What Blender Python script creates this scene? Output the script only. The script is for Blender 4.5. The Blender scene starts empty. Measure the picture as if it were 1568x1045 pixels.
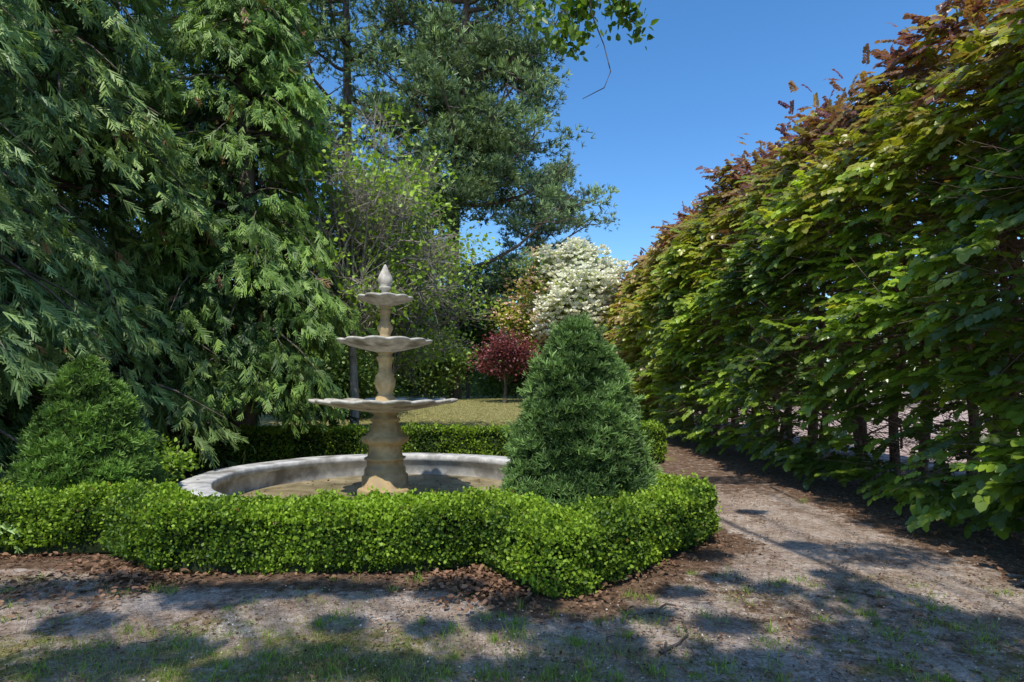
import bpy, math, numpy as np
from mathutils import Vector
rng=np.random.default_rng(7)
F=871.0; HZ=598.0; CH=1.6
def gp(px,py,z=0.0):
    Y=F*(CH-z)/(py-HZ); return np.array([(px-784)/F*Y,Y,z])
def nz(v): return v/np.maximum(np.linalg.norm(v,axis=-1,keepdims=True),1e-9)
sm=lambda e0,e1,v: (lambda t:t*t*(3-2*t))(np.clip((v-e0)/(e1-e0),0,1))
def gz(x,y):  # gentle rise of the lawn behind the fountain garden
    return 1.1*np.clip((np.asarray(y,float)-14)/14,0,1)*(1-.75*sm(3.6,5.2,np.asarray(x,float)))
def snoise(p,f,seed=0):
    r=np.random.default_rng(seed+100); out=0
    for i in range(6):
        k=r.normal(size=p.shape[1])*f*(1+.5*i/3); out=out+np.sin(p@k+r.uniform(0,6.28))
    return out/3.0
# ------------------------------------------------ materials
def newmat(name):
    m=bpy.data.materials.new(name); m.use_nodes=True; nt=m.node_tree
    for n in list(nt.nodes): nt.nodes.remove(n)
    return m,nt
def leafmat(name,trans=.3,rough=.45,spec=.4,tb=1.6):
    m,nt=newmat(name); N=nt.nodes; L=nt.links
    o=N.new('ShaderNodeOutputMaterial'); a=N.new('ShaderNodeAttribute'); a.attribute_name='Col'
    p=N.new('ShaderNodeBsdfPrincipled'); p.inputs['Roughness'].default_value=rough
    p.inputs['Specular IOR Level'].default_value=spec
    t=N.new('ShaderNodeBsdfTranslucent'); mx=N.new('ShaderNodeMixShader'); mx.inputs[0].default_value=trans
    g=N.new('ShaderNodeMix'); g.data_type='RGBA'; g.blend_type='MULTIPLY'; g.inputs[0].default_value=1
    g.inputs[7].default_value=(tb*1.15,tb*1.2,tb*.5,1)
    L.new(a.outputs['Color'],p.inputs['Base Color']); L.new(a.outputs['Color'],g.inputs[6]); L.new(g.outputs[2],t.inputs[0])
    L.new(p.outputs[0],mx.inputs[1]); L.new(t.outputs[0],mx.inputs[2]); L.new(mx.outputs[0],o.inputs[0])
    return m
def noisemat(name,c1,c2,scale=6,rough=.85,bump=.4,stretch=(1,1,1),c3=None,s3=1.5,dist=.02):
    m,nt=newmat(name); N=nt.nodes; L=nt.links
    o=N.new('ShaderNodeOutputMaterial'); p=N.new('ShaderNodeBsdfPrincipled'); p.inputs['Roughness'].default_value=rough
    p.inputs['Specular IOR Level'].default_value=.25
    tc=N.new('ShaderNodeTexCoord'); mp=N.new('ShaderNodeMapping'); mp.inputs['Scale'].default_value=stretch
    n=N.new('ShaderNodeTexNoise'); n.inputs['Scale'].default_value=scale; n.inputs['Detail'].default_value=10; n.inputs['Roughness'].default_value=.65
    r=N.new('ShaderNodeValToRGB'); r.color_ramp.elements[0].position=.35; r.color_ramp.elements[1].position=.65
    r.color_ramp.elements[0].color=(*c1,1); r.color_ramp.elements[1].color=(*c2,1)
    L.new(tc.outputs['Object'],mp.inputs[0]); L.new(mp.outputs[0],n.inputs['Vector']); L.new(n.outputs[0],r.inputs[0])
    last=r.outputs[0]
    if c3:
        n2=N.new('ShaderNodeTexNoise'); n2.inputs['Scale'].default_value=s3; n2.inputs['Detail'].default_value=6
        r2=N.new('ShaderNodeValToRGB'); r2.color_ramp.elements[0].position=.5; r2.color_ramp.elements[1].position=.68
        mm=N.new('ShaderNodeMix'); mm.data_type='RGBA'; mm.inputs[7].default_value=(*c3,1)
        L.new(mp.outputs[0],n2.inputs['Vector']); L.new(n2.outputs[0],r2.inputs[0]); L.new(r2.outputs[0],mm.inputs[0]); L.new(last,mm.inputs[6]); last=mm.outputs[2]
    b=N.new('ShaderNodeBump'); b.inputs['Strength'].default_value=bump; b.inputs['Distance'].default_value=dist
    L.new(n.outputs[0],b.inputs['Height']); L.new(b.outputs[0],p.inputs['Normal'])
    L.new(last,p.inputs['Base Color']); L.new(p.outputs[0],o.inputs[0]); return m
M_leaf=leafmat('broad_leaf',.3,.42,.45); M_gloss=leafmat('box_leaf',.28,.5,.3)
M_con=leafmat('conifer_foliage',.18,.5,.35,1.5); M_beech=leafmat('beech_leaf',.34,.34,.55,1.9)
M_litter=leafmat('dry_leaf',.1,.8,.1); M_grass=leafmat('grass_blade',.3,.6,.2)
M_flower=leafmat('petal',.2,.6,.2,1.0)
M_bark=noisemat('bark',(.05,.04,.032),(.17,.14,.115),9,.95,.8,(1,1,.25))
M_barkr=noisemat('beech_bark',(.08,.055,.042),(.24,.17,.13),9,.95,.8,(1,1,.25))
M_barkg=noisemat('grey_bark',(.16,.14,.12),(.38,.34,.30),12,.9,.6,(1,1,.4))
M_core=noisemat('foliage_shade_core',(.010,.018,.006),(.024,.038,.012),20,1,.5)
M_stone=noisemat('fountain_tan_stone',(.31,.215,.10),(.52,.40,.22),7,.85,.6,c3=(.16,.13,.095),s3=3.5)
M_basin=noisemat('fountain_basin_stone',(.33,.30,.25),(.60,.57,.50),9,.8,.6,c3=(.17,.155,.12),s3=4)
M_wall=noisemat('pool_concrete',(.33,.33,.33),(.64,.63,.61),5,.85,.5,c3=(.18,.17,.155),s3=2.2)
M_floor=noisemat('pool_floor',(.15,.12,.06),(.36,.30,.18),3,.45,.3,c3=(.07,.062,.035),s3=1.2)
# ------------------------------------------------ mesh builder
class MB:
    def __init__(s): s.v=[];s.q=[];s.c=[];s.n=0
    def add(s,v,q,c):
        v=np.asarray(v,float); q=np.asarray(q,int)
        c=np.asarray(c,float)
        if c.ndim==1: c=np.tile(c,(len(v),1))
        s.v.append(v); s.q.append(q+s.n); s.c.append(c); s.n+=len(v)
    def scatter(s,T,pos,d,nr,sc,col,shade=None):
        tv,tq=T; n=len(pos)
        if n==0: return
        d=nz(np.asarray(d,float)); x=nz(np.cross(d,nr)); nn=np.cross(x,d)
        sc=np.asarray(sc,float)
        if sc.ndim==1: sc=np.repeat(sc[:,None],3,1)
        A=tv[None,:,:]*sc[:,None,:]
        V=pos[:,None,:]+A[:,:,0:1]*x[:,None,:]+A[:,:,1:2]*d[:,None,:]+A[:,:,2:3]*nn[:,None,:]
        k=len(tv); Q=tq[None]+(np.arange(n)*k)[:,None,None]
        s.add(V.reshape(-1,3),Q.reshape(-1,4),np.repeat(np.clip(col,0.002,1),k,0))
    def tube(s,path,rad,sides=6,col=(1,1,1)):
        path=np.asarray(path,float); k=len(path); t=nz(np.gradient(path,axis=0))
        ref=np.array([0,0,1.]) if abs(t[:,2]).mean()<.8 else np.array([1.,0,0])
        x=nz(np.cross(t,ref)); y=np.cross(t,x); a=np.linspace(0,2*np.pi,sides,endpoint=False)
        rad=np.asarray(rad,float)
        V=path[:,None]+rad[:,None,None]*(np.cos(a)[None,:,None]*x[:,None]+np.sin(a)[None,:,None]*y[:,None])
        i=np.arange(k-1)[:,None]*sides; j=np.arange(sides)[None]; j2=(j+1)%sides
        Q=np.stack([i+j,i+j2,i+sides+j2,i+sides+j],-1).reshape(-1,4)
        s.add(V.reshape(-1,3),Q,col)
    def build(s,name,mat,parent=None,smooth=False):
        V=np.concatenate(s.v); Q=np.concatenate(s.q); C=np.concatenate(s.c)
        me=bpy.data.meshes.new(name); me.vertices.add(len(V)); me.loops.add(len(Q)*4); me.polygons.add(len(Q))
        me.vertices.foreach_set('co',V.astype(np.float32).ravel()); me.loops.foreach_set('vertex_index',Q.astype(np.int32).ravel())
        me.polygons.foreach_set('loop_start',(np.arange(len(Q))*4).astype(np.int32))
        me.update(calc_edges=True)
        ca=me.color_attributes.new('Col','FLOAT_COLOR','POINT')
        ca.data.foreach_set('color',np.concatenate([C,np.ones((len(C),1))],1).astype(np.float32).ravel())
        if smooth: me.polygons.foreach_set('use_smooth',np.ones(len(Q),bool))
        me.materials.append(mat); ob=bpy.data.objects.new(name,me); bpy.context.scene.collection.objects.link(ob)
        if parent: ob.parent=parent
        return ob
def empty(name):
    e=bpy.data.objects.new(name,None); bpy.context.scene.collection.objects.link(e); return e
# ------------------------------------------------ templates
def T_leaf(w=.35,fold=.1,droop=.1):
    v=np.array([[0,0,0],[w,.3,fold],[w*.8,.7,fold*.6-droop*.5],[0,1,-droop],[-w*.8,.7,fold*.6-droop*.5],[-w,.3,fold]],float)
    return v,np.array([[0,1,2,3],[0,3,4,5]])
def compose(T,pos,d,nr,sc):
    m=MB(); m.scatter(T,np.array(pos,float),np.array(d,float),np.array(nr,float),np.array(sc,float),np.zeros((len(pos),3)))
    return np.concatenate(m.v),np.concatenate(m.q)
LEAF=T_leaf(); BOX=T_leaf(.38,.06,.05)
def quadstrip(w0,w1,l): return np.array([[-w0,0,0],[w0,0,0],[w1,l,0],[-w1,l,0]],float),np.array([[0,1,2,3]])
STRIP=quadstrip(.5,.25,1)
def T_cyp(seed):
    r=np.random.default_rng(seed); P=[];D=[];N=[];S=[]
    f=lambda s:-.28*s*s; cx=r.uniform(-.12,.12)
    for s0,s1 in((0,.5),(.5,1)):
        P.append([cx*s0*s0,s0,f(s0)]);D.append([cx*(s0+s1),1,(f(s1)-f(s0))/(s1-s0)]);N.append([0,.2,1]);S.append([.055,.52,1])
    for i in range(5):
        s=.02+.8*(i+r.uniform(-.3,.3))/5+.05
        for sd in (-1,1):
            if r.random()<.12: continue
            l=(.50*(1-s)**.5+.08)*r.uniform(.65,1.15)
            P.append([cx*s*s,s,f(s)]);D.append([sd*r.uniform(.35,.75),1,-.25+r.uniform(-.35,.25)]);N.append([r.uniform(-.3,.3),r.uniform(-.3,.3),1]);S.append([.08,l,1])
    return compose(STRIP,P,D,N,S)
CYP=[T_cyp(i) for i in range(5)]
def T_tuft(n,seed,w=.05,spread=1.0):
    r=np.random.default_rng(seed); D=r.normal(size=(n,3))*spread; D[:,1]=np.abs(D[:,1])+.6; D=nz(D)
    return compose(STRIP,np.zeros((n,3)),D,r.normal(size=(n,3)),np.c_[np.full(n,w),r.uniform(.6,1,n),np.ones(n)])
TUFT=[T_tuft(7,i,.15) for i in range(3)]
SPRIG=[T_tuft(8,20+i,.15,.6) for i in range(3)]
def T_spray(seed,n=13,w=.36,ls=.24):
    r=np.random.default_rng(seed); P=[];D=[];N=[];S=[]
    for i in range(n):
        s=.12+.88*i/(n-1); sd=1 if i%2 else -1
        P.append([sd*.01,s*.85,-.14*s*s]);D.append([sd*(1.0-.5*s)+r.uniform(-.2,.2),.75,-.25+r.uniform(-.3,.15)])
        N.append([r.uniform(-.35,.35),r.uniform(-.35,.35),1]);S.append([ls*r.uniform(.8,1.15)]*3)
    a=compose(T_leaf(w,.05,.12),P,D,N,S)
    b=compose(STRIP,[[0,0,-.01]],[[0,1,-.12]],[[0,0,1]],[[.014,.9,1]])
    return np.concatenate([a[0],b[0]]),np.concatenate([a[1],b[1]+len(a[0])])
SPRAY=[T_spray(i,11,.40,.23) for i in range(5)]
def _stick():
    a=np.array([0,2.1,4.2]); v=np.concatenate([np.c_[np.cos(a)*.5,np.zeros(3),np.sin(a)*.5],np.c_[np.cos(a)*.2,np.ones(3),np.sin(a)*.2]])
    return v,np.array([[0,1,4,3],[1,2,5,4],[2,0,3,5]])
STICK=_stick()
def multi(mb,TS,pos,d,nr,sc,col):
    k=rng.integers(0,len(TS),len(pos)); sc=np.asarray(sc)
    for i,T in enumerate(TS):
        m=k==i; mb.scatter(T,pos[m],d[m],nr[m],sc[m],col[m])
def mixc(a,b,t): return np.asarray(a)[None]*(1-t[:,None])+np.asarray(b)[None]*t[:,None]
# ------------------------------------------------ world, sun, camera
EL=math.radians(56); AZ=math.radians(190)
S=Vector((math.sin(AZ)*math.cos(EL),math.cos(AZ)*math.cos(EL),math.sin(EL)))
w=bpy.data.worlds.new('World'); bpy.context.scene.world=w; w.use_nodes=True; nt=w.node_tree; N=nt.nodes; L=nt.links
bg=N['Background']; sky=N.new('ShaderNodeTexSky'); sky.sky_type='NISHITA'; sky.sun_disc=False; sky.sun_elevation=EL; sky.sun_rotation=AZ
sky.air_density=1.0; sky.dust_density=.4; sky.ozone_density=3.2
hs=N.new('ShaderNodeHueSaturation'); hs.inputs['Saturation'].default_value=1.25; hs.inputs['Value'].default_value=1.5; L.new(sky.outputs[0],hs.inputs['Color'])
L.new(hs.outputs[0],bg.inputs[0]); bg.inputs[1].default_value=.15
sl=bpy.data.lights.new('sun','SUN'); sl.energy=5.0; sl.angle=math.radians(.55); sl.color=(1,.94,.83)
so=bpy.data.objects.new('sun',sl); bpy.context.scene.collection.objects.link(so); so.rotation_euler=S.to_track_quat('Z','Y').to_euler()
cam=bpy.data.cameras.new('camera'); co=bpy.data.objects.new('camera',cam); bpy.context.scene.collection.objects.link(co)
cam.lens=20; cam.sensor_width=36; cam.shift_y=.048; cam.clip_end=2000; cam.clip_start=.05
co.location=(0,0,CH); co.rotation_euler=(math.pi/2,0,0); bpy.context.scene.camera=co
vs=bpy.context.scene.view_settings; vs.view_transform='Standard'; vs.look='None'; vs.exposure=0
# ------------------------------------------------ hedge polylines
HF=np.array([(-7.2,5.45),(-3.85,5.75),(-3.05,5.14),(-.62,5.14),(-.22,5.5),(.36,4.5),(1.9,6.1),(1.25,7.5)])
HB=np.array([(-7,11.2),(-4.6,12.0),(3.0,12.5),(3.3,13.6)])
def pdist(p,poly):
    D=np.full(len(p),1e9)
    for a,b in zip(poly[:-1],poly[1:]):
        ab=b-a; t=np.clip(((p-a)@ab)/(ab@ab),0,1); D=np.minimum(D,np.linalg.norm(p-a-t[:,None]*ab,axis=1))
    return D
# ------------------------------------------------ ground
def axis(n,a,k): t=np.linspace(-1,1,n); return a*np.sinh(k*t)/np.sinh(k)
xs=axis(420,400,6.6); ys=axis(420,400,6.6)+6
X,Y=np.meshgrid(xs,ys); P2=np.c_[X.ravel(),Y.ravel()]
near=np.exp(-((P2[:,0])**2+(P2[:,1]-6)**2)/500)
Z=(snoise(P2,1.2,1)*.012+snoise(P2,4,2)*.006)*near+gz(P2[:,0],P2[:,1])
x_,y_=P2[:,0],P2[:,1]
nn=snoise(P2,1.0,5)*.5; n3=snoise(P2,2.3,6)*.5
grass=np.maximum.reduce([sm(12.3,13.6,y_)*sm(3.9,3.3,x_+nn*.3), sm(4.7,3.3,y_+nn*.5)*sm(1.4,-.8,x_+nn*.6)*np.clip(.6+n3*.5,0,.9), sm(4.3,3.2,y_+nn*.5)*np.clip(.35+n3*.5,0,.6),sm(2.0,-1,y_)])
grass=grass*(1-sm(9,10,x_))
dF=pdist(P2,HF)
inside=sm(5.0,5.2,y_)*sm(12.6,12,y_)*sm(1.8,1.4,x_)
litter=np.clip(np.maximum.reduce([sm(.95,.3,dF+nn*.25),inside,sm(3.6,4.6,x_+nn*.5)*sm(8,7,x_)*.9,sm(-4.,-5.5,x_)*sm(15,12,y_),sm(.5,.2,pdist(P2,HB)),.28+n3*.35]),0,1)
litter=np.maximum(litter,sm(7.5,9.5,y_)*sm(1,3,x_)*.7*sm(12,8,x_))
gravel=sm(8.2,9,x_)
n=len(xs); i=np.arange(n-1); I,J=np.meshgrid(i,i); a=(J*n+I).ravel(); Q=np.c_[a,a+1,a+n+1,a+n]
g=MB(); g.add(np.c_[P2,Z],Q,np.c_[grass,litter,gravel])
m,nt=newmat('ground_soil_and_grass'); N=nt.nodes; L=nt.links
o=N.new('ShaderNodeOutputMaterial'); p=N.new('ShaderNodeBsdfPrincipled'); p.inputs['Roughness'].default_value=.95; p.inputs['Specular IOR Level'].default_value=.15
at=N.new('ShaderNodeAttribute'); at.attribute_name='Col'; sp=N.new('ShaderNodeSeparateColor'); L.new(at.outputs['Color'],sp.inputs[0])
tc=N.new('ShaderNodeTexCoord')
def noi(s,d=8,r=.6):
    q=N.new('ShaderNodeTexNoise'); q.inputs['Scale'].default_value=s; q.inputs['Detail'].default_value=d; q.inputs['Roughness'].default_value=r; L.new(tc.outputs['Object'],q.inputs['Vector']); return q.outputs[0]
def ramp(inp,*els):
    r=N.new('ShaderNodeValToRGB'); e=r.color_ramp.elements
    while len(e)<len(els): e.new(.5)
    for k,(pp,c) in enumerate(els): e[k].position=pp; e[k].color=(*c,1)
    L.new(inp,r.inputs[0]); return r.outputs[0]
def mix(f,a,b,mode='MIX'):
    q=N.new('ShaderNodeMix'); q.data_type='RGBA'; q.blend_type=mode
    if isinstance(f,float): q.inputs[0].default_value=f
    else: L.new(f,q.inputs[0])
    for s,v in((6,a),(7,b)):
        if isinstance(v,tuple): q.inputs[s].default_value=(*v,1)
        else: L.new(v,q.inputs[s])
    return q.outputs[2]
def math_(op,a,b):
    q=N.new('ShaderNodeMath'); q.operation=op
    for s,v in((0,a),(1,b)):
        if isinstance(v,(int,float)): q.inputs[s].default_value=v
        else: L.new(v,q.inputs[s])
    return q.outputs[0]
soil=ramp(noi(2.2,12,.7),(.3,(.24,.17,.125)),(.5,(.46,.37,.305)),(.68,(.62,.54,.48)))
fine=ramp(noi(70,6,.75),(.3,(.38,.37,.36)),(.7,(1.4,1.4,1.4)))
mid=ramp(noi(18,8,.7),(.35,(.6,.57,.53)),(.6,(1.15,1.15,1.15)))
soil=mix(1.0,mix(1.0,soil,fine,'MULTIPLY'),mid,'MULTIPLY')
vo=N.new('ShaderNodeTexVoronoi'); vo.inputs['Scale'].default_value=55; L.new(tc.outputs['Object'],vo.inputs['Vector'])
peb=ramp(vo.outputs['Distance'],(.1,(1,1,1)),(.22,(0,0,0)))
sel=ramp(vo.outputs['Color'],(.72,(0,0,0)),(.78,(1,1,1)))
soil=mix(math_('MULTIPLY',peb,sel),soil,(.5,.45,.4))
lit=mix(1.0,ramp(noi(9,12,.75),(.35,(.06,.037,.023)),(.5,(.16,.10,.065)),(.68,(.34,.23,.16))),fine,'MULTIPLY')
grs=mix(1.0,ramp(noi(5,12,.75),(.32,(.09,.10,.03)),(.5,(.24,.22,.08)),(.68,(.46,.40,.22))),fine,'MULTIPLY')
jit=math_('MULTIPLY',math_('SUBTRACT',noi(7,10,.7),.5),2.2)
def mask(ch):
    v=math_('ADD',sp.outputs[ch],jit)
    v=math_('MULTIPLY',v,math_('MINIMUM',math_('MULTIPLY',sp.outputs[ch],3.0),1.0))
    return ramp(v,(.35,(0,0,0)),(.65,(1,1,1)))
c=mix(mask(1),soil,lit); c=mix(mask(0),c,grs)
c=mix(sp.outputs[2],c,mix(1.0,(.50,.38,.33),fine,'MULTIPLY'))
L.new(c,p.inputs['Base Color'])
b=N.new('ShaderNodeBump'); b.inputs['Strength'].default_value=.9; b.inputs['Distance'].default_value=.03
L.new(math_('ADD',noi(45,8,.7),math_('MULTIPLY',noi(6,8,.6),1.5)),b.inputs['Height']); L.new(b.outputs[0],p.inputs['Normal']); L.new(p.outputs[0],o.inputs[0])
g.build('ground',m,smooth=True)
# ------------------------------------------------ box hedges
def hedge(name,poly,w,h,dens,ls,bright=1.0):
    e=empty(name); core=MB()
    for k,(a,b) in enumerate(zip(poly[:-1],poly[1:])):
        d=(b-a)/np.linalg.norm(b-a); nrm=np.array([-d[1],d[0]])*(w/2-.07); zt=h-.08-.004*k
        bt=[a+nrm,a-nrm,b-nrm,b+nrm]
        v=[(*q,.02) for q in bt]+[(*q,zt) for q in bt]
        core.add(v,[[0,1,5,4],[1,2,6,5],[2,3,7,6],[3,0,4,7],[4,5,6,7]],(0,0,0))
    core.build('dark_shade_core',M_core,e)  # solid near-black filler: shade between the leaves put into colour, blocks see-through
    mb=MB(); seg=np.linalg.norm(poly[1:]-poly[:-1],axis=1); L_=seg.sum(); cum=np.r_[0,np.cumsum(seg)]
    def along(s):
        k=np.clip(np.searchsorted(cum,s)-1,0,len(seg)-1); t=(s-cum[k])/seg[k]; a=poly[k];b=poly[k+1]; d=(b-a)/seg[k][:,None]
        return a+t[:,None]*(b-a),np.c_[-d[:,1],d[:,0]]
    P=[];Nn=[]
    n=int(dens*L_*w*1.3); c,nr=along(rng.uniform(0,L_,n)); off=rng.uniform(-w/2-.02,w/2+.02,n)
    P.append(np.c_[c+nr*off[:,None],np.full(n,h)]); Nn.append(np.tile([0,0,1.],(n,1)))
    for sd in(-1,1):
        n=int(dens*L_*h); c,nr=along(rng.uniform(0,L_,n)); z=h*rng.uniform(.03,1,n)
        q=c+nr*sd*(w/2); keep=pdist(q,poly)>w/2-.015; P.append(np.c_[q,z][keep]); Nn.append(np.c_[nr*sd,np.zeros(n)][keep])
    for v in poly:
        n=int(dens*1.2); a=rng.uniform(0,6.283,n); r=w/2*np.sqrt(rng.uniform(0,1,n)); top=rng.random(n)<.4
        r=np.where(top,r,w/2); q=v+np.c_[np.cos(a),np.sin(a)]*r[:,None]; z=np.where(top,h,rng.uniform(.03,h,n))
        keep=(pdist(q,poly)>w/2-.015)|top
        P.append(np.c_[q,z][keep]); Nn.append(np.c_[np.cos(a)*~top,np.sin(a)*~top,top*1.][keep])
    P=np.concatenate(P);Nn=np.concatenate(Nn); top=Nn[:,2]>.5
    de=w/2-pdist(P[:,:2],poly); edge=np.clip(1-de/.12,0,1)*top; P[:,2]-=.06*edge**2
    ue=np.clip((P[:,2]-(h-.13))/.13,0,1)*~top; P[:,:2]-=Nn[:,:2]*(ue**2*.045)[:,None]
    under=np.clip((.16-P[:,2])/.16,0,1); P[:,:2]-=Nn[:,:2]*under[:,None]*.10
    lump=snoise(P,3.2,8)*.03+snoise(P,7,3)*.032+snoise(P,16,4)*.022
    depth=-np.abs(rng.normal(size=len(P)))*.034; shoot=(rng.random(len(P))<.08)*rng.uniform(0,.065,len(P))
    P=P+Nn*(lump+depth+shoot)[:,None]
    d=Nn*.7+np.array([0,0,.55])+rng.normal(size=P.shape)*.65; nr=Nn+rng.normal(size=P.shape)*.65+np.array([0,0,.35])
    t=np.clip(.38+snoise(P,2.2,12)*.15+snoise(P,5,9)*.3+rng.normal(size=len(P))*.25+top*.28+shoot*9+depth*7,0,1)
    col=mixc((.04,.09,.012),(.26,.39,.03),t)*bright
    col[rng.random(len(P))<.006]=(.25,.17,.05)
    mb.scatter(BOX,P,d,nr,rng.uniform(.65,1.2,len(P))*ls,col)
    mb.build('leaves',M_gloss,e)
hedge('box_hedge',HF,.54,.585,7000,.032)
hedge('box_hedge',HB,.6,.8,1900,.05,.9)
# ------------------------------------------------ topiary cones
def topiary(name,x,y,R,h,z0,n,col0,col1,sz,pw=.42):
    e=empty(name); N_=28
    def prof(t): return R*np.clip(t,0,1)**pw*(1-.06*np.clip((t-.8)/.2,0,1))
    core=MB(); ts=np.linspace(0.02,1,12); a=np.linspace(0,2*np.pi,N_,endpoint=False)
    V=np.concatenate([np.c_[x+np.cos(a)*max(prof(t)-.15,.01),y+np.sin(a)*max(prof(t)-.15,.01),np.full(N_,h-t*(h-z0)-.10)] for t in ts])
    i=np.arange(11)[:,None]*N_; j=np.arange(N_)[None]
    core.add(V,np.stack([i+j,i+(j+1)%N_,i+N_+(j+1)%N_,i+N_+j],-1).reshape(-1,4),(0,0,0)); core.build('dark_shade_core',M_core,e)  # dark shell under the sprigs, coloured as interior shade
    tk=MB(); tk.tube([(x,y,-.02),(x,y,h*.5),(x,y,h*.9)],[.05,.04,.01]); tk.build('trunk',M_bark,e)
    t=rng.random(n)**.7; a=rng.uniform(0,6.283,n); r=prof(t)
    o_=np.c_[np.cos(a),np.sin(a),np.full(n,.35)]; P=np.c_[x+np.cos(a)*r,y+np.sin(a)*r,h-t*(h-z0)]
    lump=snoise(P,3.5,int(x*10)%50)*.045+snoise(P,8,int(x*10)%50+1)*.055+snoise(P,17,7)*.035
    depth=-np.abs(rng.normal(size=n))*.06; under=np.clip((t-.93)/.07,0,1); shoot=(rng.random(n)<.08)*rng.uniform(0,.10,n)
    P+=nz(o_)*(lump*np.clip(t*4,.2,1)+depth+shoot-under*.15)[:,None]
    d=nz(o_)*.75+np.array([0,0,.75])+rng.normal(size=P.shape)*.38
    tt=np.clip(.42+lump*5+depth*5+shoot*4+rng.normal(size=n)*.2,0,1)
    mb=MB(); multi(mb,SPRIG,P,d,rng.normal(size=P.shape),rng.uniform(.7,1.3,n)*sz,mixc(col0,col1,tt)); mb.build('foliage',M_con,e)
topiary('topiary_conifer',.68,5.95,.84,2.36,.16,19000,(.035,.075,.022),(.24,.38,.11),.07,.54)
topiary('topiary_conifer',-4.75,6.35,.80,1.98,.16,15000,(.04,.08,.02),(.21,.36,.07),.07,.66)
# ------------------------------------------------ fountain
FX,FY=-1.85,8.3
def lathe(mb,prof,seg,mod=None,rot=0,cx=FX,cy=FY):
    prof=np.array(prof,float); a=np.linspace(0,2*np.pi,seg,endpoint=False)+rot
    V=[]
    for k,(r,z) in enumerate(prof):
        rr=np.full(seg,r); zz=np.full(seg,z)
        if mod: rr,zz=mod(k,a,rr,zz)
        V.append(np.c_[cx+np.cos(a)*rr,cy+np.sin(a)*rr,zz])
    V=np.concatenate(V); k=len(prof); i=np.arange(k-1)[:,None]*seg; j=np.arange(seg)[None]
    mb.add(V,np.stack([i+j,i+(j+1)%seg,i+seg+(j+1)%seg,i+seg+j],-1).reshape(-1,4),(1,1,1))
e=empty('tiered_fountain')
mb=MB(); lathe(mb,[(0,.01),(.40,.01),(.40,.17),(.38,.19),(.335,.20),(.335,.36),(.30,.39),(.30,.46),(.285,.48),(.265,.50),(.265,.58),(.30,.60),(.30,.63),(0,.63)],8,rot=math.pi/8); mb.build('octagonal_plinth',M_stone,e)
mb=MB(); lathe(mb,[(.26,.62),(.25,.66),(.235,.70),(.235,.80),(.27,.82),(.33,.85),(.345,.89),(.33,.93),(.26,.95),(.27,.98),(.23,1.0),(.225,1.06),(.19,1.09),(.185,1.14),(.21,1.15),(.215,1.19),(.17,1.21),(.165,1.25),(.2,1.29),(.27,1.31)],40,
  lambda k,a,r,z:(r*(1+(.03*np.cos(a*12) if k in(10,11,12,13) else 0)),z)); mb.build('lower_column',M_stone,e,True)
def basin(name,R,zr,dep,nl,rc,thick=.035):
    def mod(k,a,r,z):
        w_=np.clip((r/R-.25)/.75,0,1); lob=np.abs(np.cos(a*nl/2))
        r=r*(1-.08*w_**3*(1-lob)); z=z+.025*(R/1.05)**.5*w_**4*(lob-.5)
        return r,z
    mb=MB(); lathe(mb,[(rc,zr-dep-.01),(rc*1.2,zr-dep),(R*.45,zr-dep*.8),(R*.72,zr-dep*.52),(R*.88,zr-dep*.28),(R*.97,zr-thick),(R,zr-thick*.6),(R,zr),(R*.97,zr+.006),(R*.86,zr-.03),(R*.6,zr-dep*.38),(R*.3,zr-dep*.5),(0,zr-dep*.5)],nl*10,mod)
    mb.build(name,M_basin,e,True)
basin('lower_basin',1.06,1.46,.17,16,.24,.045)
basin('middle_basin',.69,2.32,.16,12,.13,.035)
basin('upper_basin',.41,2.95,.12,10,.09,.03)
mb=MB()
lathe(mb,[(.2,1.28),(.17,1.44),(.145,1.46),(.145,1.50),(.12,1.52),(.10,1.56),(.115,1.60),(.14,1.67),(.145,1.75),(.12,1.80),(.135,1.82),(.10,1.86),(.09,1.93),(.095,2.0),(.125,2.05),(.13,2.08),(.10,2.10),(.10,2.13),(.14,2.16),(.2,2.175)],36,
  lambda k,a,r,z:(r*(1+(.07*np.cos(a*8) if k in(6,7,8,11,12,13) else 0)),z))
mb.build('middle_column',M_stone,e,True)
mb=MB()
lathe(mb,[(.12,2.2),(.12,2.33),(.095,2.35),(.075,2.38),(.08,2.42),(.105,2.48),(.105,2.53),(.08,2.57),(.095,2.585),(.07,2.61),(.062,2.67),(.07,2.73),(.09,2.76),(.07,2.78),(.08,2.82),(.12,2.84)],32,
  lambda k,a,r,z:(r*(1+(.08*np.cos(a*7) if k in(5,6,10,11) else 0)),z))
mb.build('upper_column',M_stone,e,True)
mb=MB()
lathe(mb,[(.09,2.86),(.09,2.96),(.06,2.98),(.045,3.02),(.055,3.05),(.085,3.075),(.09,3.10),(.075,3.115),(.098,3.14),(.108,3.19),(.102,3.23),(.085,3.28),(.06,3.33),(.04,3.37),(.028,3.40),(.012,3.43),(0,3.435)],32,
  lambda k,a,r,z:(r*(1+(.03*np.cos(a*8) if 8<k<14 else 0)),z))
mb.build('acorn_finial',M_basin,e,True)
mb=MB()
lathe(mb,[(2.30,-.02),(2.30,.27),(2.25,.28),(2.24,.38),(2.26,.395),(2.64,.395),(2.66,.38),(2.66,.29),(2.60,.28),(2.60,-.02)],120,lambda k,a,r,z:(r+.005*np.sin(a*17),z+.004*np.sin(a*9)*(k>2))); mb.build('pool_wall',M_wall,e)
mb=MB(); lathe(mb,[(0,.028),(1.2,.03),(2.31,.034)],80); mb.build('pool_floor',M_floor,e)
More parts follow.
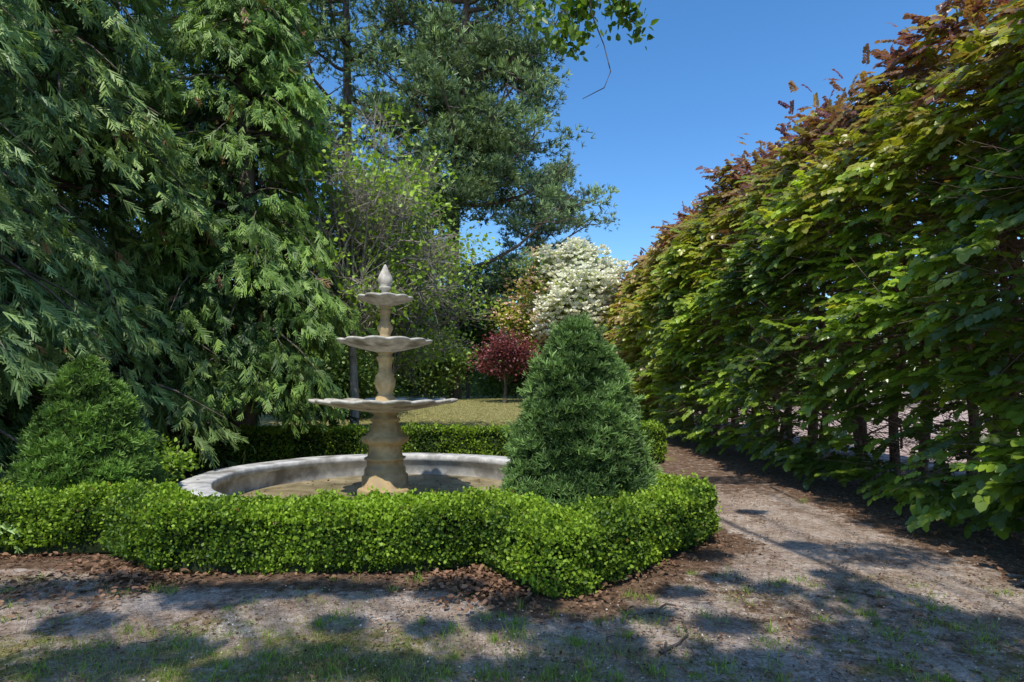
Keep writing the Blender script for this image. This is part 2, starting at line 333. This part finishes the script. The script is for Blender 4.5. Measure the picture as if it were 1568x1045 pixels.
# ------------------------------------------------ cypresses
def cypress(name,x,y,h,r,N_,c0,c1,z0=.4,dens=50,sz=.30,zc=.12):
    e=empty(name); br=MB(); fo=MB(); tc_=nz(np.array([-x,-y,0.]))
    br.tube([(x,y,-.05),(x+.1,y,h*.4),(x-.05,y+.1,h*.8),(x,y,h)],[.28,.2,.09,.02],10); P=[];D=[];Nr=[];T=[];SZ=[]
    for i in range(N_):
        u=(i+rng.random())/N_; z=z0+(h-z0)*u**1.15; ln=r*(1-(z/h))**.6*rng.uniform(.7,1.12)+.25
        a=rng.uniform(0,6.283); dr=np.array([math.cos(a),math.sin(a),0]); lat=np.array([-dr[1],dr[0],0])
        face=dr@tc_
        s=np.linspace(0,1,6); rise=rng.uniform(.15,.5); droop=rng.uniform(.45,.85)
        zz=z+.25*ln+rise*ln*s-droop*ln*s**2; zz=np.maximum(zz,.25)
        pth=np.array([x,y,0])+dr*ln*s[:,None]+lat*(.12*ln*np.sin(s*2+i))[:,None]; pth[:,2]=zz
        br.tube(pth,np.linspace(.012+.014*ln,.004,6),4)
        dn=dens*(1 if face>-.25 else .35)
        m=int(dn*ln+8); ss=rng.uniform(.12,1,m)**.75; sd=rng.normal(size=m)*(.22+.10*ln)*(1.15-ss*.5)
        q=np.c_[np.interp(ss,s,pth[:,0]),np.interp(ss,s,pth[:,1]),np.interp(ss,s,pth[:,2])]+lat*sd[:,None]
        q[:,2]-=np.abs(sd)*.45+rng.uniform(0,.30,m)
        P.append(q); D.append(dr*.55+lat*(np.sign(sd)*.35)[:,None]+rng.normal(size=(m,3))*.38+np.array([0,0,-.75]))
        Nr.append(dr*.7+np.array([0,0,.7])+rng.normal(size=(m,3))*.6)
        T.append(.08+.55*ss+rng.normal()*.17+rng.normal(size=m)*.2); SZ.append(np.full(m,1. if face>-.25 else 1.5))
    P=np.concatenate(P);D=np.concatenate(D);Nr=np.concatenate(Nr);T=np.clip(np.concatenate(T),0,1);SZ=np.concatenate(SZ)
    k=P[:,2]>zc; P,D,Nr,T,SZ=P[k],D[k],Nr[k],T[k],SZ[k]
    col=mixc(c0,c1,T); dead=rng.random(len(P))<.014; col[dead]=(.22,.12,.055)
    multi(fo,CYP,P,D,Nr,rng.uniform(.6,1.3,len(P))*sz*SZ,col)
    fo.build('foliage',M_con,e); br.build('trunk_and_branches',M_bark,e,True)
cypress('cypress_tree',-8.4,9.4,15,3.6,250,(.035,.07,.02),(.30,.43,.12))
cypress('cypress_tree',-5.6,11.8,12.5,2.35,220,(.025,.065,.018),(.24,.38,.08),z0=1.3,sz=.30,zc=1.0,dens=55)
cypress('cypress_tree',-7.4,6.3,10,2.5,160,(.04,.085,.03),(.28,.41,.14),sz=.23,dens=66)
cypress('cypress_tree',-10.5,15,16,3.6,100,(.05,.09,.03),(.2,.3,.1),sz=.5,dens=22)
# ------------------------------------------------ pines
def pine(name,x,y,h,r,lean,nl,z0=.28,c0=(.045,.085,.04),c1=(.29,.40,.17),nc=6,nt=46,tr=.36,pk=.45):
    e=empty(name); br=MB(); fo=MB(); g0=float(gz(x,y))
    s=np.linspace(0,1,8); tp=np.c_[x+lean*s+.3*np.sin(s*5+x),y+.2*np.sin(s*4),g0-.1+h*s]; br.tube(tp,tr*(1-s)**.7+.03,9)
    P=[];D=[];T=[]
    for i in range(nl):
        u=z0+(1-z0)*(i+rng.random())/nl; b=np.array([np.interp(u,s,tp[:,k]) for k in range(3)])
        a=rng.uniform(0,6.283); ln=r*(1-((u-pk)/.62)**2*.75)*rng.uniform(.6,1.1); dr=np.array([math.cos(a),math.sin(a),0])
        q=np.linspace(0,1,6); el=rng.uniform(-.05,.4); pth=b+dr*(ln*q)[:,None]; pth[:,2]+=el*ln*q-.12*ln*np.sin(q*3)+.15*ln*q**2
        pth[:,:2]+=rng.normal(size=(6,2))*.08*ln*.5*q[:,None]
        br.tube(pth,np.linspace(.05+.018*ln,.02,6),5)
        for k in range(nc):
            f=rng.uniform(.35,1.05); c=np.array([np.interp(f,q,pth[:,j]) for j in range(3)])
            off=rng.normal(size=3)*np.array([.24,.24,.1])*ln*.8; c2=c+off+np.array([0,0,.15])
            br.tube([c-dr*.2,(c+c2)/2-np.array([0,0,.1]),c2],[.04,.028,.01],4)
            m=int(nt*rng.uniform(.5,1.3)); cl=rng.normal(size=(m,3))*np.array([.44,.44,.2])*rng.uniform(.7,1.25)
            P.append(c2+cl); D.append(cl*1.3+np.array([0,0,.7])+rng.normal(size=(m,3))*.3+dr*.3)
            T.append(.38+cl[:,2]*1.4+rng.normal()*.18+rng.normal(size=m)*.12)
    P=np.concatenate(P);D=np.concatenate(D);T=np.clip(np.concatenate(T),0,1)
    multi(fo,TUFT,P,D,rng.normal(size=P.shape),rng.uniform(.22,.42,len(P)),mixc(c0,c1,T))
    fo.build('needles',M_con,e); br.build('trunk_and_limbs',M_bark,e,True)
pine('pine_tree',-3.0,30,29,6.2,.6,72,.15,nc=9,nt=50,pk=.38)
pine('pine_tree',-8.6,31,29,6.0,-1.0,28,.34,nc=6)
pine('pine_tree',-14.8,28,27,5.4,3.0,20,.38,nc=6)
pine('pine_tree',-6.4,38,28,6.5,1.5,30,.14,c0=(.06,.10,.055),c1=(.27,.35,.17))
pine('pine_tree',1.9,44,17,5.4,.4,40,.12,c0=(.06,.10,.055),c1=(.26,.34,.16))
# ------------------------------------------------ generic broadleaf
def broad(name,base,zc,rad,ncl,nlf,ls,c0,c1,tr=.09,clr=.35,twigs=10,mat=None,bark=None,surf=.5,flowers=None,zmin=.15,tmpl=None,droop=0.0,cx=0,cy=0):
    e=empty(name); br=MB(); fo=MB(); g0=float(gz(base[0],base[1])); base=np.array([*base,g0]); C=base+np.array([cx,cy,zc]); rad=np.array(rad,float)
    u=nz(rng.normal(size=(ncl,3)))*(rng.random(ncl)**surf)[:,None]; cl=C+u*rad; cl[:,2]=np.maximum(cl[:,2],g0+zmin)
    fork=base+(C-base)*np.array([.4,.4,1])*max(.25,(zc-rad[2])/zc)
    br.tube([base-np.array([0,0,.05]),base+(fork-base)*.5+np.array([.06,.0,0]),fork,C+np.array([0,0,rad[2]*.4])],[tr,tr*.85,tr*.75,tr*.15],8)
    P=[];D=[];T=[];TP=[];TD=[]
    for c in cl:
        t=rng.uniform(.0,.7); st=fork+(C-fork)*t; mid=st*.45+c*.55+np.array([0,0,.12*rad[2]])+rng.normal(size=3)*.06*rad
        br.tube([st,st*.7+mid*.3+rng.normal(size=3)*.03*rad,mid,c],[tr*.35,tr*.27,tr*.17,tr*.05],4)
        m=int(nlf*rng.uniform(.3,1.6)); g_=rng.normal(size=(m,3))*clr*np.array([1,1,.65]); P.append(c+g_)
        D.append(g_+rng.normal(size=(m,3))*clr*.8+np.array([0,0,-droop])); T.append(.4+g_[:,2]/clr*.18+rng.normal()*.2+rng.normal(size=m)*.16)
        if twigs:
            k=twigs; TP.append(np.tile(mid*.3+c*.7,(k,1))+rng.normal(size=(k,3))*clr*.4); TD.append(nz(c-mid)*.5+rng.normal(size=(k,3))*.7+np.array([0,0,.15]))
    P=np.concatenate(P);D=np.concatenate(D);T=np.clip(np.concatenate(T),0,1); P[:,2]=np.maximum(P[:,2],g0+.04)
    nr=rng.normal(size=P.shape)+np.array([0,-.2,1.0]); col=mixc(c0,c1,T)
    if tmpl: multi(fo,tmpl,P,D,nr,rng.uniform(.7,1.3,len(P))*ls,col)
    else: fo.scatter(LEAF,P,D,nr,rng.uniform(.7,1.3,len(P))*ls,col)
    fo.build('leaves',mat or M_leaf,e)
    if twigs:
        TP=np.concatenate(TP);TD=np.concatenate(TD); l=rng.uniform(.5,1.5,len(TP))*clr*1.5; br.scatter(STICK,TP,TD,rng.normal(size=TP.shape),np.c_[l*.02+.004,l,l*.02+.004],np.ones((len(TP),3)))
    br.build('trunk_and_branches',bark or M_bark,e)
    if flowers:
        nf,fc,fs=flowers; k=rng.integers(0,len(cl),nf); off=nz(nz(cl[k]-C)*.6+rng.normal(size=(nf,3))+np.array([0,-.6,.4]))
        q=np.repeat(cl[k]+off*clr*np.array([1,1,.75])*rng.uniform(1.6,2.6,(nf,1)),6,0); a=np.tile(np.arange(6)*1.047,nf)
        fm=MB(); fm.scatter(T_leaf(.45,.2,-.2),q,np.c_[np.cos(a),np.sin(a)-.2,np.full(len(a),.6)],np.tile([0,-.4,1.],(len(q),1)),np.full(len(q),fs)*rng.uniform(.7,1.2,len(q)),np.tile(fc,(len(q),1))*rng.uniform(.85,1.1,(len(q),1)))
        fm.build('blossoms',M_flower,e)
    return e
broad('deciduous_tree',(-3.7,13.2),5.4,(2.5,2.2,2.9),110,80,.105,(.12,.20,.025),(.40,.58,.05),.12,.36,40,bark=M_barkg,surf=.42)
broad('deciduous_tree',(-3.5,15.8),4.0,(2.2,1.6,2.3),70,65,.11,(.11,.18,.025),(.34,.50,.05),.08,.36,30,bark=M_barkg,cx=.7)
# mid / far planting
broad('japanese_maple',(-.35,26.5),2.3,(1.45,1.2,.9),50,90,.12,(.07,.02,.028),(.30,.075,.085),.08,.3,8)
broad('magnolia_tree',(3.2,28),5.3,(1.8,1.7,2.7),70,40,.17,(.18,.24,.05),(.50,.56,.16),.12,.45,8,flowers=(2600,(.95,.93,.91),.21))
broad('flowering_shrub',(1.5,29.5),4.4,(2.1,1.6,3.0),80,85,.17,(.22,.28,.04),(.62,.62,.15),.1,.42,8,flowers=(900,(.92,.70,.62),.14))
broad('cherry_tree',(5.0,31),5.0,(1.7,1.7,2.7),70,80,.17,(.25,.13,.11),(.58,.36,.30),.1,.4,6,flowers=(600,(.85,.55,.55),.14))
broad('rhododendron_shrub',(-4.4,28.5),2.0,(2.2,1.3,1.9),90,110,.15,(.06,.11,.025),(.22,.32,.06),.08,.36,3)
broad('rhododendron_shrub',(-6.2,21),2.0,(1.7,1.4,1.9),90,110,.13,(.05,.10,.025),(.18,.28,.05),.08,.34,3)
broad('camellia_tree',(-2.6,33),4.2,(2.4,1.6,3.2),110,110,.17,(.045,.09,.025),(.14,.24,.05),.12,.42,4)
broad('camellia_tree',(-7.0,27),4.2,(2.5,1.8,3.2),110,100,.16,(.05,.10,.03),(.18,.28,.06),.12,.42,4)
broad('laurel_shrub',(.2,36),1.9,(3.2,1.2,2.0),90,90,.19,(.08,.13,.03),(.28,.38,.08),.08,.45,3)
broad('garden_shrub',(-4.9,7.9),.5,(.28,.28,.45),24,60,.06,(.10,.18,.015),(.28,.44,.04),.02,.12,3)
# distant tree belt
mb=MB(); P=[];T=[]
for i in range(760):
    a=rng.uniform(-1.25,1.25) if i<560 else rng.uniform(-.5,.5); R=rng.uniform(48,64); hh=7.5+2*math.sin(a*9)+1.5*math.sin(a*23+1); z=(rng.uniform(0.1,1)*hh+1) if i<560 else rng.uniform(.9,2.6); c=np.array([math.sin(a)*R,math.cos(a)*R,z])
    gq=rng.normal(size=(90,3))*np.array([1.3,1.3,.8]); P.append(c+gq); T.append(.35+gq[:,2]*.15+rng.normal()*.2+rng.normal(size=90)*.12)
P=np.concatenate(P);T=np.clip(np.concatenate(T),0,1);P[:,2]=np.maximum(P[:,2],.3)
mb.scatter(LEAF,P,rng.normal(size=P.shape),rng.normal(size=P.shape)+[0,-.3,1],rng.uniform(.35,.65,len(P)),mixc((.07,.11,.045),(.25,.33,.11),T)); mb.build('distant_trees',M_leaf)
# ------------------------------------------------ beech hedge
e=empty('copper_beech_hedge'); br=MB(); fo=MB()
for k,yy in enumerate(np.arange(3.6,27,1.15)):
    xx=6.5+rng.uniform(-.3,.3); hh=5.6+rng.uniform(0,.6); s=np.linspace(0,1,6)
    for st in range(2):
        ox,oy=rng.normal(size=2)*.25
        br.tube(np.c_[xx+ox+rng.normal(size=6)*.07,yy+oy+rng.normal(size=6)*.07+.2*s*rng.normal(),hh*s*.95-.05*(1-s)],.075*(1-s)+.01,7)
    for j in range(26):
        z=rng.uniform(.6,hh*.9); dx=-rng.uniform(.6,1.7)*(1 if rng.random()<.75 else -1); dy=rng.normal()*.6
        br.tube([(xx,yy,z),(xx+dx*.5,yy+dy*.4,z+.3),(xx+dx,yy+dy,z+.3)],[.022,.014,.004],4)
def htop(y): return 6.4+1.0*np.clip((y-6)/10,0,1)+.35*np.sin(y*1.7)+.25*np.sin(y*4.1+1)
def xf(z,y,H):
    t=z/H; return 4.75+.15*np.sin(y*1.1)+.12*np.sin(y*2.7+z)+.35*np.clip((.12-t)/.12,0,1)+1.55*np.clip((t-.55)/.45,0,1)**2.0+.18*np.sin(z*2.6+y*.6)
n=22500; y=2.2+25*rng.random(n)**1.25; H=htop(y); z=H*rng.uniform(.05,1.0,n)
dp=np.abs(rng.normal(size=n))*.46; Xf=xf(z,y,H)+dp
q3=np.c_[z,y]; hole=snoise(q3,1.6,61)+.6*snoise(q3,4,62)>1.0
gap=(z>.55)&(z<1.35)&(y>5.5)&(rng.random(n)<.78); low=(z<.55)&(rng.random(n)<.25); thin=(z>1.3)&(z<3.4)&(rng.random(n)<.40)
keep=~(gap|low|thin|(hole&(rng.random(n)<.65)))
P=np.c_[Xf,y,z][keep]; dpk=dp[keep]; H=H[keep]
m2=len(P)
D=np.c_[-np.ones(m2)*.9,rng.normal(size=m2)*.6-.15,-.12+rng.normal(size=m2)*.3]; Nr=np.c_[-.35+rng.normal(size=m2)*.35,-.3+rng.normal(size=m2)*.35,np.ones(m2)]
ly=np.sin(P[:,2]*9+np.sin(P[:,1]*1.5)*2+P[:,1]*.7); P[:,0]+=-.10*ly+snoise(P[:,1:],2.2,77)*.12
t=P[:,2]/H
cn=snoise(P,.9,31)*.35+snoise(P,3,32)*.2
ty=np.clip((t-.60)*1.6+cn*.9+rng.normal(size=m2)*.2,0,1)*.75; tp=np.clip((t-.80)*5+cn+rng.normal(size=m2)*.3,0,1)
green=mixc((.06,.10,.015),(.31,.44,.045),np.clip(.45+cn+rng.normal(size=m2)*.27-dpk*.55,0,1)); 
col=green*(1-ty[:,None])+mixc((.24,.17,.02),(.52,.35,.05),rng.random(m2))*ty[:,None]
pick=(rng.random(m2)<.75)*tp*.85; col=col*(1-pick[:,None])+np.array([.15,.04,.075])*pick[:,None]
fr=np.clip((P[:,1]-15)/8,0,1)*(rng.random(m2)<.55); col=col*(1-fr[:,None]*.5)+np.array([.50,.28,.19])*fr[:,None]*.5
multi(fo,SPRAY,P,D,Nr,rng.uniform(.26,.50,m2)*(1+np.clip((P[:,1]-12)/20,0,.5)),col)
n=3600; y=2.2+24.5*rng.random(n)**1.1; H=htop(y); X_=rng.uniform(5.9,8.0,n); z=H-((X_-6.9)/1.1)**2*.5+rng.normal(size=n)*.22+(rng.random(n)<.12)*rng.uniform(0,.6,n)
P=np.c_[X_,y,z]; D=np.c_[-.4+rng.normal(size=n)*.5,rng.normal(size=n)*.5,rng.uniform(.1,1,n)]
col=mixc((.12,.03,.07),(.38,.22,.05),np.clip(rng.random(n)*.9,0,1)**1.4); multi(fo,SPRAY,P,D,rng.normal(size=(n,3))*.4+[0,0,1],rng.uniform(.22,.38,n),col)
n=5000; y=2.2+25*rng.random(n); H=htop(y); z=H*rng.uniform(.34,1,n); P=np.c_[8.0-.6*np.clip(z/H-.6,0,1)+rng.normal(size=n)*.3,y,z]
D=np.c_[np.ones(n),rng.normal(size=n)*.5,-.2+rng.normal(size=n)*.3]
multi(fo,SPRAY,P,D,rng.normal(size=(n,3))*.3+[.3,0,1],rng.uniform(.4,.6,n),mixc((.08,.08,.02),(.24,.16,.04),rng.random(n)))
n=1200; z=rng.uniform(.4,7,n); P=np.c_[rng.uniform(5.2,8,n),27+rng.normal(size=n)*.25,z]; multi(fo,SPRAY,P,np.c_[rng.normal(size=n)*.5,np.ones(n),-.2*np.ones(n)],rng.normal(size=(n,3))*.3+[0,0,1],rng.uniform(.4,.6,n),mixc((.08,.08,.02),(.3,.2,.06),rng.random(n)))
n=14000; y=3.6+22*rng.random(n)**1.2; z=rng.uniform(.5,5.6,n); P=np.c_[xf(z,y,htop(y))+rng.uniform(.2,1.8,n),y,z]; l=rng.uniform(.3,.9,n)
br.scatter(STICK,P,np.c_[-np.ones(n),rng.normal(size=n),rng.normal(size=n)*.5+.2],rng.normal(size=(n,3)),np.c_[l*.012+.003,l,l*.012+.003],np.ones((n,3)))
fo.build('leaves',M_beech,e); br.build('trunks_and_branches',M_barkr,e)
# ------------------------------------------------ shade tree behind the camera with the overhanging bough
e=empty('oak_tree'); br=MB(); fo=MB(); TX,TY=2.6,-8.0
br.tube([(TX,TY,-.05),(TX-.1,TY+.1,2),(TX-.1,TY+.4,4.2),(TX-.2,TY+.8,7.5),(TX-.2,TY+1,10)],[.4,.32,.27,.17,.05],12)
# (pixel of the shadow on the ground, radius): leafy clumps are hung along the sun direction above those ground points
sh=[(60,1035,.26),(40,905,.22),(130,900,.16),(190,895,.16),(330,915,.2),(290,905,.14),(470,1015,.2),(430,905,.16),(560,905,.15),(600,1020,.14),(690,905,.16),(500,900,.14),(370,905,.14),(880,965,.22),(800,925,.14),(745,1040,.22),(960,1040,.2),(930,990,.14),(1110,1015,.2),(1040,905,.10),(1075,850,.14),(1345,850,.34),(1340,925,.26),(1390,985,.3),(1270,1030,.26),(1500,1040,.3),(1480,1000,.26),(1330,770,.4),(1390,800,.35),(1450,820,.3),(1540,840,.25),(1190,902,.10),(1110,955,.12),(1250,720,.5),(1130,735,.4),(250,1000,.17),(120,955,.14),(360,1030,.14),(1560,960,.18),(140,1010,.15),(520,955,.09),(1040,1035,.18),(860,1020,.16),(1440,955,.22),(1330,985,.22),(1180,1040,.2),(1150,785,.10),(1225,835,.10),(1110,885,.09),(1420,745,.5),(1310,900,.14),(1270,880,.08),(760,950,.10),(990,940,.10),(660,960,.08)]
P=[];off=np.array([S.x/S.z,S.y/S.z])
for (px,py,r) in sh:
    gq=gp(px,py); Hh=rng.uniform(6.5,8.0) if gq[1]<8 else 9.0; c=np.array([gq[0]+off[0]*Hh,gq[1]+off[1]*Hh,Hh])
    st=np.array([TX-.15,TY+.6,5.])+np.array([-.1,.4,3])*rng.random(); mid=st*.4+c*.6+np.array([0,0,.5])
    br.tube([st,st*.6+mid*.4+rng.normal(size=3)*.15,mid,c],[.07,.04,.012,.004],5)
    m=int(5200*r*r*(1 if r<.45 else .6)+220); gq_=rng.normal(size=(m,3)); gq_/=np.maximum(1,np.linalg.norm(gq_,axis=1,keepdims=True)/1.5); P.append(c+gq_*np.array([1.25,.75,.45])*r)
    for k in range(5):
        q=c+rng.normal(size=3)*r; br.tube([c*.5+mid*.5+rng.normal(size=3)*.1,(q+c)/2,q],[.007,.005,.003],3)
pth=np.array([(TX-.2,TY+.7,7.0),(2.2,-3.5,9.4),(1.4,2.5,8.6),(1.0,4.6,6.9),(.8,5.4,5.75),(.72,5.6,5.3)]); br.tube(pth,[.10,.06,.03,.018,.011,.006],7)
def px3(px,py,Y): return np.array([(px-784)/F*Y,Y,CH+(HZ-py)/F*Y])
tw=[[(915,-60),(900,0),(860,40),(850,85)],[(915,-60),(935,10),(965,30),(985,52)],[(900,-40),(905,20),(925,70),(935,110),(925,135),(892,152)],[(870,-60),(840,-10),(822,18),(815,40)],[(915,-50),(890,15),(885,55)],[(930,-40),(955,5),(960,12)],[(890,-60),(870,-10),(865,40),(880,80)]]
for q in tw:
    pp=np.array([px3(a,b,5.5+.12*rng.normal()) for a,b in q]); br.tube(pp,np.linspace(.009,.0035,len(pp)),4)
    if q[2]==(925,70): f=rng.uniform(0,.4,24)
    else: f=rng.uniform(.1,1,95)
    idx=f*(len(pp)-1); P.append(np.c_[[np.interp(idx,np.arange(len(pp)),pp[:,k]) for k in range(3)]].T+rng.normal(size=(len(f),3))*.07)
P=np.concatenate(P); n=len(P)
fo.scatter(T_leaf(.3,.1,.1),P,rng.normal(size=(n,3))+[0,0,-.5],rng.normal(size=(n,3))+[0,0,.8],rng.uniform(.06,.11,n),mixc((.04,.09,.015),(.16,.26,.03),rng.random(n)))
fo.build('leaves',M_leaf,e); br.build('trunk_and_boughs',M_bark,e,True)
# ------------------------------------------------ grass, litter, sticks
BL=(np.array([[-.5,0,0],[.5,0,0],[.35,.6,.05],[-.35,.6,.05],[.04,1,.25],[-.04,1,.25]],float),np.array([[0,1,2,3],[3,2,4,5]]))
def blades(mb,P,h,wd,c0,c1):
    n=len(P); mb.scatter(BL,P,np.c_[rng.normal(size=(n,2))*.45,np.ones(n)],np.c_[rng.normal(size=(n,2)),np.zeros(n)],np.c_[np.full(n,wd)*rng.uniform(.7,1.3,n),h*rng.uniform(.4,1.3,n),h*np.ones(n)],mixc(c0,c1,rng.random(n)))
mb=MB()
n=50000; yy=15+18*rng.random(n)**1.2; xx=rng.uniform(-6,3.6,n); blades(mb,np.c_[xx,yy,gz(xx,yy)],.05,.018,(.22,.23,.08),(.55,.50,.26))
mb.build('lawn_grass',M_grass)
mb=MB(); n=150000; xx=rng.uniform(-5,5.2,n); yy=rng.uniform(2.7,4.9,n); q=np.c_[xx,yy]; v=snoise(q,1.6,41)*.5+snoise(q,5,42)*.35
pr=sm(4.8,3.0,yy)*sm(2.2,-1.5,xx)*.9+sm(4.1,3.0,yy)*.45; k=(v+rng.normal(size=n)*.4+pr*1.2)>.95; k&=pdist(q,HF)>.3
q=q[k]; blades(mb,np.c_[q,np.zeros(len(q))],.03,.0035,(.12,.18,.035),(.45,.42,.19))
for i in range(190):
    c=gp(rng.uniform(0,1568),rng.uniform(880,1060)) if i>10 else gp(*[(1225,890),(1415,985),(500,1000),(410,1010),(1530,960),(1060,880),(600,905),(1300,985),(380,960),(640,890),(1230,770)][i])
    if pdist(c[None,:2],HF)[0]<.3: continue
    k=int(rng.uniform(15,50)); r=rng.uniform(.02,.06); blades(mb,np.c_[c[:2]+rng.normal(size=(k,2))*r,np.zeros(k)],rng.uniform(.035,.08),.0045,(.10,.19,.03),(.3,.42,.07))
mb.build('grass_tufts',M_grass)
mb=MB()
def litter_(q,s,c0,c1,zz=.012,T=None,wd=1.):
    n=len(q); sc=rng.uniform(.6,1.3,n)*s; mb.scatter(T or T_leaf(.34,.18,-.1),np.c_[q,rng.uniform(.004,zz,n)+.012],np.c_[rng.normal(size=(n,2)),rng.normal(size=n)*.25],np.c_[rng.normal(size=(n,2))*.45,np.ones(n)],np.c_[sc*wd,sc,sc],mixc(c0,c1,rng.random(n)))
q=np.c_[rng.uniform(-5,2.8,9000),rng.uniform(3.4,6.6,9000)]; d_=pdist(q,HF); k=(d_>.22)&(rng.random(9000)<np.exp(-(d_-.25)*7)); litter_(q[k],.045,(.07,.037,.024),(.28,.165,.10),.03)
for (px,py,r,m) in[(215,890,.22,420),(740,905,.2,500),(690,880,.15,250),(60,900,.3,250)]:
    q=gp(px,py)[:2]+rng.normal(size=(m,2))*r; q=q[pdist(q,HF)>.25]; litter_(q,.05,(.08,.042,.027),(.32,.19,.12),.05)
q=np.c_[rng.uniform(-5,6,22000),2.7+6*rng.random(22000)**1.4]; q=q[(pdist(q,HF)>.3)&(snoise(q,2.5,51)+rng.normal(size=22000)*.6>-.2)]; litter_(q,.024,(.06,.035,.02),(.30,.19,.12))
q=np.c_[rng.uniform(-5,6,20000),2.7+6*rng.random(20000)**1.4]; q=q[pdist(q,HF)>.3]; litter_(q,.06,(.08,.045,.025),(.34,.22,.13),T=STRIP,wd=.045)
q=np.c_[rng.uniform(-2,5,3000),2.7+7*rng.random(3000)**1.3]; q=q[pdist(q,HF)>.3]; litter_(q,.014,(.45,.38,.33),(.65,.58,.52))
q=np.c_[rng.uniform(4.2,8,5000),rng.uniform(3,24,5000)]; litter_(q,.05,(.07,.035,.02),(.24,.13,.08),.03)
a=rng.uniform(0,6.28,500); r=2.2*np.sqrt(rng.random(500)); q=np.c_[FX+np.cos(a)*r,FY+np.sin(a)*r]; litter_(q,.045,(.10,.06,.03),(.3,.2,.1),.03)
mb.build('fallen_leaves',M_litter)
mb=MB()
for pts in [[(960,945),(1000,938),(1045,948),(1052,965)],[(1000,940),(1020,925),(1050,930)],[(1010,1000),(1040,985),(1055,970)],[(1020,985),(1018,1005)],[(360,905),(420,900)],[(1180,745),(1230,770)]]:
    pp=np.array([gp(a,b,.015+.01*rng.random()) for a,b in pts]); mb.tube(pp,np.linspace(.011,.005,len(pp)),5)
for i in range(220):
    c=gp(rng.uniform(0,1568),rng.uniform(860,1060)); 
    if pdist(c[None,:2],HF)[0]<.3: continue
    a=rng.uniform(0,6.28); l=rng.uniform(.04,.16); mb.tube([c+[0,0,.01],c+[math.cos(a)*l*.5,math.sin(a)*l*.5,.018],c+[math.cos(a+.3)*l,math.sin(a+.3)*l,.01]],[.003,.0025,.0015],4)
mb.build('fallen_twigs',M_bark)
